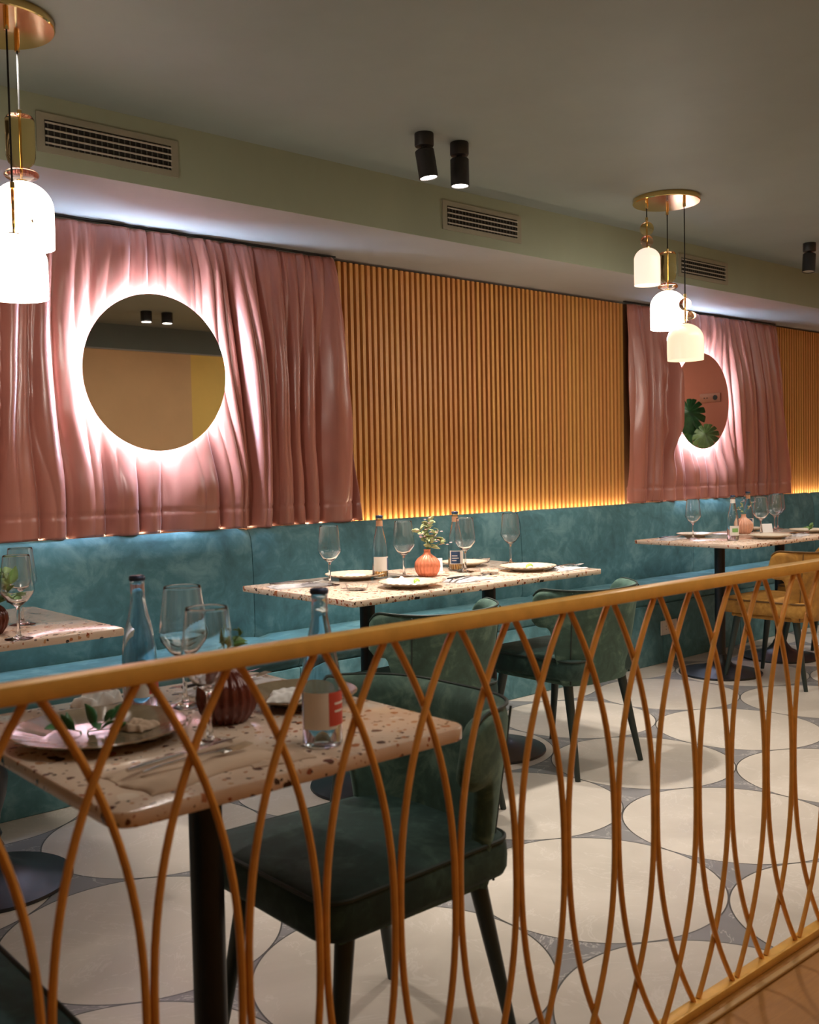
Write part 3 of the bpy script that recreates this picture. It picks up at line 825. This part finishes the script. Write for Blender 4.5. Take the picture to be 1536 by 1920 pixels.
def knife(label, x, y, z, rz, group, dark=True):
    t = thing('knife', label, 'knife', (x, y, z), rz, group)
    obj('handle', MB().tube([(-.11+.02*k, 0, .004) for k in range(6)], [.0045, .0052, .0055, .0052, .0048, .004], 10, flat=.65), M['dsteel'] if dark else M['steel'], t)
    def f(u, v):
        xx = -.01+.115*u; w = .010*(1-u**4)
        return (xx, -w*.5+w*v, .0042)
    b = MB().grid(f, 16, 2); obj('blade', b, M['steel'], t); t.children[-1].modifiers.new('s', 'SOLIDIFY').thickness = .0014
    return t
def fork(label, x, y, z, rz, group, mat=None):
    mat = mat or M['steel']
    t = thing('fork', label, 'fork', (x, y, z), rz, group)
    obj('fork_handle', MB().tube([(-.10+.02*k, 0, .003+.004*math.sin(k/7*PI)) for k in range(8)], [.0045, .0042, .0036, .003, .0026, .0024, .0028, .006], 10, flat=.5), mat, t)
    m = MB()
    for k in range(4):
        yy = -.0085+.0057*k; m.tube([(.036, yy*.55, .0035), (.048, yy, .0025), (.07, yy, .0035), (.088, yy, .006)], [.0022, .0017, .0014, .0008], 8)
    m.rbox(.030, .050, -.0098, .0098, .0018, .0042, .001, 1)
    obj('tines', m, mat, t); return t
CG = 'cutlery laid on the tables'
def setting(x, y, rz, where, linen, w=.20, d=.085, dark=True, z=ZT):
    napkin('folded grey linen napkin under cutlery, '+where, x, y, z, rz, w, d, .015, linen, 'folded linen napkins', random.uniform(0, 5))
    c, s = math.cos(rz), math.sin(rz)
    knife('knife lying on the napkin, '+where, x-s*.018, y+c*.018, z+.0125, rz+.06, CG, dark)
    fork('fork lying on the napkin, '+where, x+s*.016, y-c*.016, z+.0125, rz-.05, CG)
setting(2.175, 3.125, math.radians(-14), 'left end of the middle tables', M['linen'], .22, .11)
setting(2.715, 2.76, math.radians(4), 'at the front between the two middle plates', M['linen'], .20, .09)
setting(3.262, 2.74, math.radians(4), 'right front corner of the middle tables', M['linen'], .17, .09)
setting(.735, 1.335, math.radians(8), 'front left corner of the near table', M['tanpaper'], .25, .14, False)
setting(1.06, 1.775, math.radians(10), 'far back corner of the near table', M['linen'], .20, .10)
setting(4.89, 3.34, math.radians(10), 'left corner of the right tables', M['linen'], .20, .10)
setting(5.52, 2.90, math.radians(6), 'front of the right tables between two plates', M['linen'], .17, .09)
# napkins and limes on plates
napkin('white napkin folded on the leftmost scalloped plate of the middle tables', 2.470, 3.165, ZT+.0075, .4, .10, .06, .020, M['paper'], 'napkins on plates', 2)
napkin('white napkin propped on the front left plate of the middle tables', 2.385, 2.795, ZT+.0075, -.3, .09, .07, .040, M['paper'], 'napkins on plates', 3)
napkin('beige napkin square on the large brown plate, near table', .765, 1.575, ZT+.0075, .5, .06, .05, .016, M['tanpaper'], 'napkins on plates', 4)
napkin('white crumpled napkin at the back edge of the near table', .800, 1.825, ZT, .3, .08, .055, .035, M['paper'], None, 5)
napkin('white napkin on the half hidden plate, near table', 1.06, 1.575, ZT+.0075, .8, .075, .06, .022, M['paper'], 'napkins on plates', 6)
napkin('tan paper napkin lying flat beside the front bottle, near table', .845, 1.29, ZT, -.2, .10, .09, .004, M['tanpaper'], None, 7)
def lime(label, x, y, z, rz, s=1.0, group='lime wedges'):
    t = thing('lime_wedge', label, 'lime', (x, y, z), rz, group)
    def f(u, v):
        a = PI*u; b = PI*(v-.5)*.55; return (.022*s*math.cos(a), .010*s*math.sin(b)*math.sin(a), .004*s+.014*s*math.sin(a)*math.cos(b))
    m = MB().grid(f, 18, 8); m.add([f(k/18, 0) for k in range(19)]+[f(k/18, 1) for k in range(19)], [tuple(list(range(19))+list(range(37, 18, -1)))])
    obj('rind', m, M['lime'], t, angle=50)
lime('green lime wedge on the front left plate of the middle tables', 2.44, 2.755, ZT+.012, .5, 1.1)
lime('green lime wedge on the front right plate of the middle tables', 3.135, 2.83, ZT+.007, .2, 1.2)
# folded white card
t = thing('table_card', 'small white folded card beside the orange vase on the middle tables', 'card', (2.885, 3.14, ZT), math.radians(-35), 'white folded cards')
obj('card_front', MB().add([(-.032, -.016, 0), (.032, -.016, 0), (.032, 0, .052), (-.032, 0, .052), (-.032, -.0145, 0), (.032, -.0145, 0), (.032, .0015, .052), (-.032, .0015, .052)], [(0, 1, 2, 3), (4, 7, 6, 5), (0, 4, 5, 1), (1, 5, 6, 2), (2, 6, 7, 3), (3, 7, 4, 0)]), M['paper'], t, smooth=False)
obj('card_back', MB().add([(-.032, .019, 0), (.032, .019, 0), (.032, .003, .052), (-.032, .003, .052), (-.032, .0175, 0), (.032, .0175, 0), (.032, .0015, .052), (-.032, .0015, .052)], [(0, 3, 2, 1), (4, 5, 6, 7), (0, 1, 5, 4), (1, 2, 6, 5), (2, 3, 7, 6), (3, 0, 4, 7)]), M['paper'], t, smooth=False)
dup(t, (5.70, 3.20, ZT), math.radians(-35), 'small white folded card right of the salmon vase on the right table')
# low clear glass dishes
def dish(label, x, y):
    o = obj('glass_dish', MB().lathe([(1e-4, 0), (.030, 0), (.038, .006), (.041, .022), (.0395, .022), (.036, .008), (.029, .003), (1e-4, .003)], 36), M['clear'], loc=(x, y, ZT), angle=60)
    tag(o, label, 'dish', 'low clear glass dishes')
dish('low clear glass dish at the front left of the middle tables', 2.245, 2.86)
dish('low clear glass dish right of the cutlery on the middle tables', 2.93, 2.862)
dish('low clear glass dish at the back right of the middle tables', 3.265, 3.24)

# ------------------------------------------------------------------ vases and flowers
def vase(label, x, y, mat, s=1.0, neck=True, group=None):
    t = thing('ribbed_vase', label, 'vase', (x, y, ZT), 0, group); t.scale = (s, s, s)
    pr = [(1e-4, 0), (.030, 0), (.036, .003), (.047, .020), (.052, .040), (.050, .058), (.040, .074), (.024, .086), (.015, .094), (.0125, .104), (.0145, .112), (.0135, .112), (.0105, .104), (.012, .094), (.02, .084), (1e-4, .08)]
    obj('vase_body', MB().lathe(pr, 160, ribs=20, ramp=.045), mat, t, angle=80); return t
def sprig(name, label, x, y, z, pts, leafm, seed, blossoms=0, leafsize=.02, nleaf=9, cat='flowers', group=None):
    rnd = random.Random(seed)
    t = thing(name, label, cat, (x, y, z), 0, group)
    st = MB(); lf = MB(); bl = MB()
    for (dx, dy, dz) in pts:
        P_ = [Vector((0, 0, -.03)), Vector((dx*.15, dy*.15, dz*.25)), Vector((dx*.55, dy*.55, dz*.7)), Vector((dx, dy, dz))]
        st.tube(P_, [.0016, .0014, .0011, .0008], 6)
        for k in range(nleaf):
            q = rnd.uniform(.35, 1.05); i = min(2, int(q*3)); base = P_[i].lerp(P_[i+1], min(1, q*3-i))
            a = rnd.uniform(0, 2*PI); el = rnd.uniform(-.1, 1.0)
            d = Vector((math.cos(a)*math.cos(el), math.sin(a)*math.cos(el), math.sin(el))); n = Vector((rnd.uniform(-1, 1), rnd.uniform(-1, 1), rnd.uniform(0, 1))); side = d.cross(n); side.normalize(); L = leafsize*rnd.uniform(.7, 1.35); nn = side.cross(d)
            vs = []; 
            for m_ in range(7):
                q2 = m_/6; w = L*.26*math.sin(PI*min(1, q2*.95+.03)); c = base+d*L*q2-nn*(L*.2*q2*q2)
                vs += [c-side*w+nn*w*.3, c, c+side*w+nn*w*.3]
            lf.add(vs, [(3*m_+j, 3*m_+j+1, 3*m_+j+4, 3*m_+j+3) for m_ in range(6) for j in (0, 1)])
        for k in range(blossoms):
            q = rnd.uniform(.55, 1.1); c = Vector((dx, dy, dz))*q+Vector((rnd.uniform(-1, 1), rnd.uniform(-1, 1), rnd.uniform(-1, 1)))*.014
            for pe in range(5):
                a = 2*PI*pe/5; bl.lathe(sphere_prof(.0026, 0, 5, .0016), 8, c=(c.x+.0032*math.cos(a), c.y+.0032*math.sin(a), c.z))
    obj('stems', st, M['leaf'], t)
    o = obj('leaves', lf, leafm, t); o.modifiers.new('s', 'SOLIDIFY').thickness = .0005
    if blossoms: obj('blossoms', bl, M['blossom'], t)
    return t
vase('orange ribbed bulb vase holding flowers on the middle tables', 2.716, 3.000, M['copper'], .97)
sprig('flower_sprig', 'pale green sprigs and pink blossoms in the orange vase', 2.716, 3.000, ZT+.105, [(.01, .0, .115), (.045, -.02, .08), (-.02, .02, .085), (.07, -.045, .035), (.02, .02, .10), (.03, -.02, .05)], M['leafpale'], 3, 6, .030, 9)
vase('dark red-brown ribbed vase behind the railing on the near table', .908, 1.532, M['redbrown'], 1.0)
sprig('leaf_sprig', 'small leaf sprig in the dark ribbed vase, near table', .908, 1.532, ZT+.11, [(.01, .01, .055), (.03, -.01, .045)], M['leaf'], 8, 0, .028, 5, 'leaves')
vase('red ribbed vase at the left edge table holding green leaves', .945, 2.85, M['redbrown'], 1.0)
sprig('leaf_sprig', 'green leaf sprigs in the vase on the left edge table', .945, 2.85, ZT+.11, [(.06, .02, .01), (.05, -.05, .03), (-.02, 0, .06), (.03, .03, .05), (.10, .0, -.03), (.0, -.03, .05)], M['leaf'], 5, 0, .045, 9, 'leaves')
vase('salmon ribbed vase on the right tables behind a wine glass', 5.52, 3.25, M['salmon'], 1.05)
sprig('flower_sprig', 'thin dry sprigs in the salmon vase on the right table', 5.52, 3.25, ZT+.11, [(-.08, .02, .06), (.02, .02, .09), (.05, -.03, .07)], M['leafpale'], 12, 4, .02, 6)
# leaf garnish on the big plate
t = sprig('leaf_garnish', 'dark green leaf garnish lying on the large brown plate', .680, 1.605, ZT+.009, [(.055, .02, .008), (.03, -.03, .006), (-.03, .03, .008)], M['monstera'], 15, 0, .034, 3, 'garnish')
sprig('leaf_garnish', 'green garnish on the pale plate at the far right', 5.80, 2.98, ZT+.012, [(.03, .02, .02), (-.02, -.02, .018)], M['leaf'], 18, 0, .03, 6, 'garnish')

# ------------------------------------------------------------------ seen in the second mirror: socket and monstera on the coral end wall
t = thing('wall_socket', 'coral coloured wall socket reflected in the right mirror', 'socket', (8.3995, 2.51, 1.80))
obj('plate', MB().rbox(-.008, 0, -.11, .11, -.042, .042, .003), M['socketc'], t)
ay = Matrix.Rotation(-PI/2, 3, 'Y')
for cy, r in ((.055, .024), (-.03, .006), (-.06, .006)): obj('socket_hole', MB().lathe([(0, .0105), (r, .0105), (r, .0081), (0, .0081)], 20, c=(0, cy, 0), axis=ay), M['hole'], t)
mo = thing('monstera_plant', 'potted monstera with split green leaves reflected in the right mirror', 'plant', (8.05, 2.85, 0))
obj('pot', MB().lathe([(1e-4, 0), (.13, 0), (.15, .02), (.19, .36), (.20, .38), (.185, .38), (.175, .34), (1e-4, .34)], 40), M['pot'], mo)
def mleaf(c, nrm, R, mat, stemx):
    nrm = Vector(nrm).normalized(); upv = Vector((0, 0, 1)); side = upv.cross(nrm); side.normalize(); up_ = nrm.cross(side)
    vs = [Vector(c)]; n = 144; vs2 = []
    for k in range(n):
        a = 2*PI*k/n; slit = 1-.34*max(0, math.sin(a*12))**4*(1 if abs(math.sin(a)) > .18 else .2)
        r = R*(.82+.18*math.cos(a))*slit
        vs.append(Vector(c)+side*(r*math.sin(a)*.85)-up_*(r*math.cos(a))+nrm*(-.25*r*r/R))
    m = MB().add([v[:] for v in vs], [(0, 1+k, 1+(k+1) % n) for k in range(n)])
    o = obj('leaf', m, mat, mo); o.modifiers.new('s', 'SOLIDIFY').thickness = .002
    obj('stem', MB().tube([(0, 0, .33), (c[0]*.3, c[1]*.3, c[2]*.7), tuple(Vector(c)+up_*R*.2-nrm*.03)], [.008, .006, .004], 8), M['monstera'], mo)
mleaf((-.05, -.31, 1.66), (-1, .35, .2), .20, M['monstera'], 0)
mleaf((-.12, -.10, 1.45), (-1, .3, .45), .17, M['monstera2'], 0)
mleaf((-.02, -.32, 1.50), (-1, -.1, .3), .15, M['monstera'], 0)
mleaf((.05, .05, 1.25), (-1, .6, .4), .17, M['monstera'], 0)
mleaf((-.10, -.2, 1.20), (-.8, -.3, .6), .16, M['monstera2'], 0)
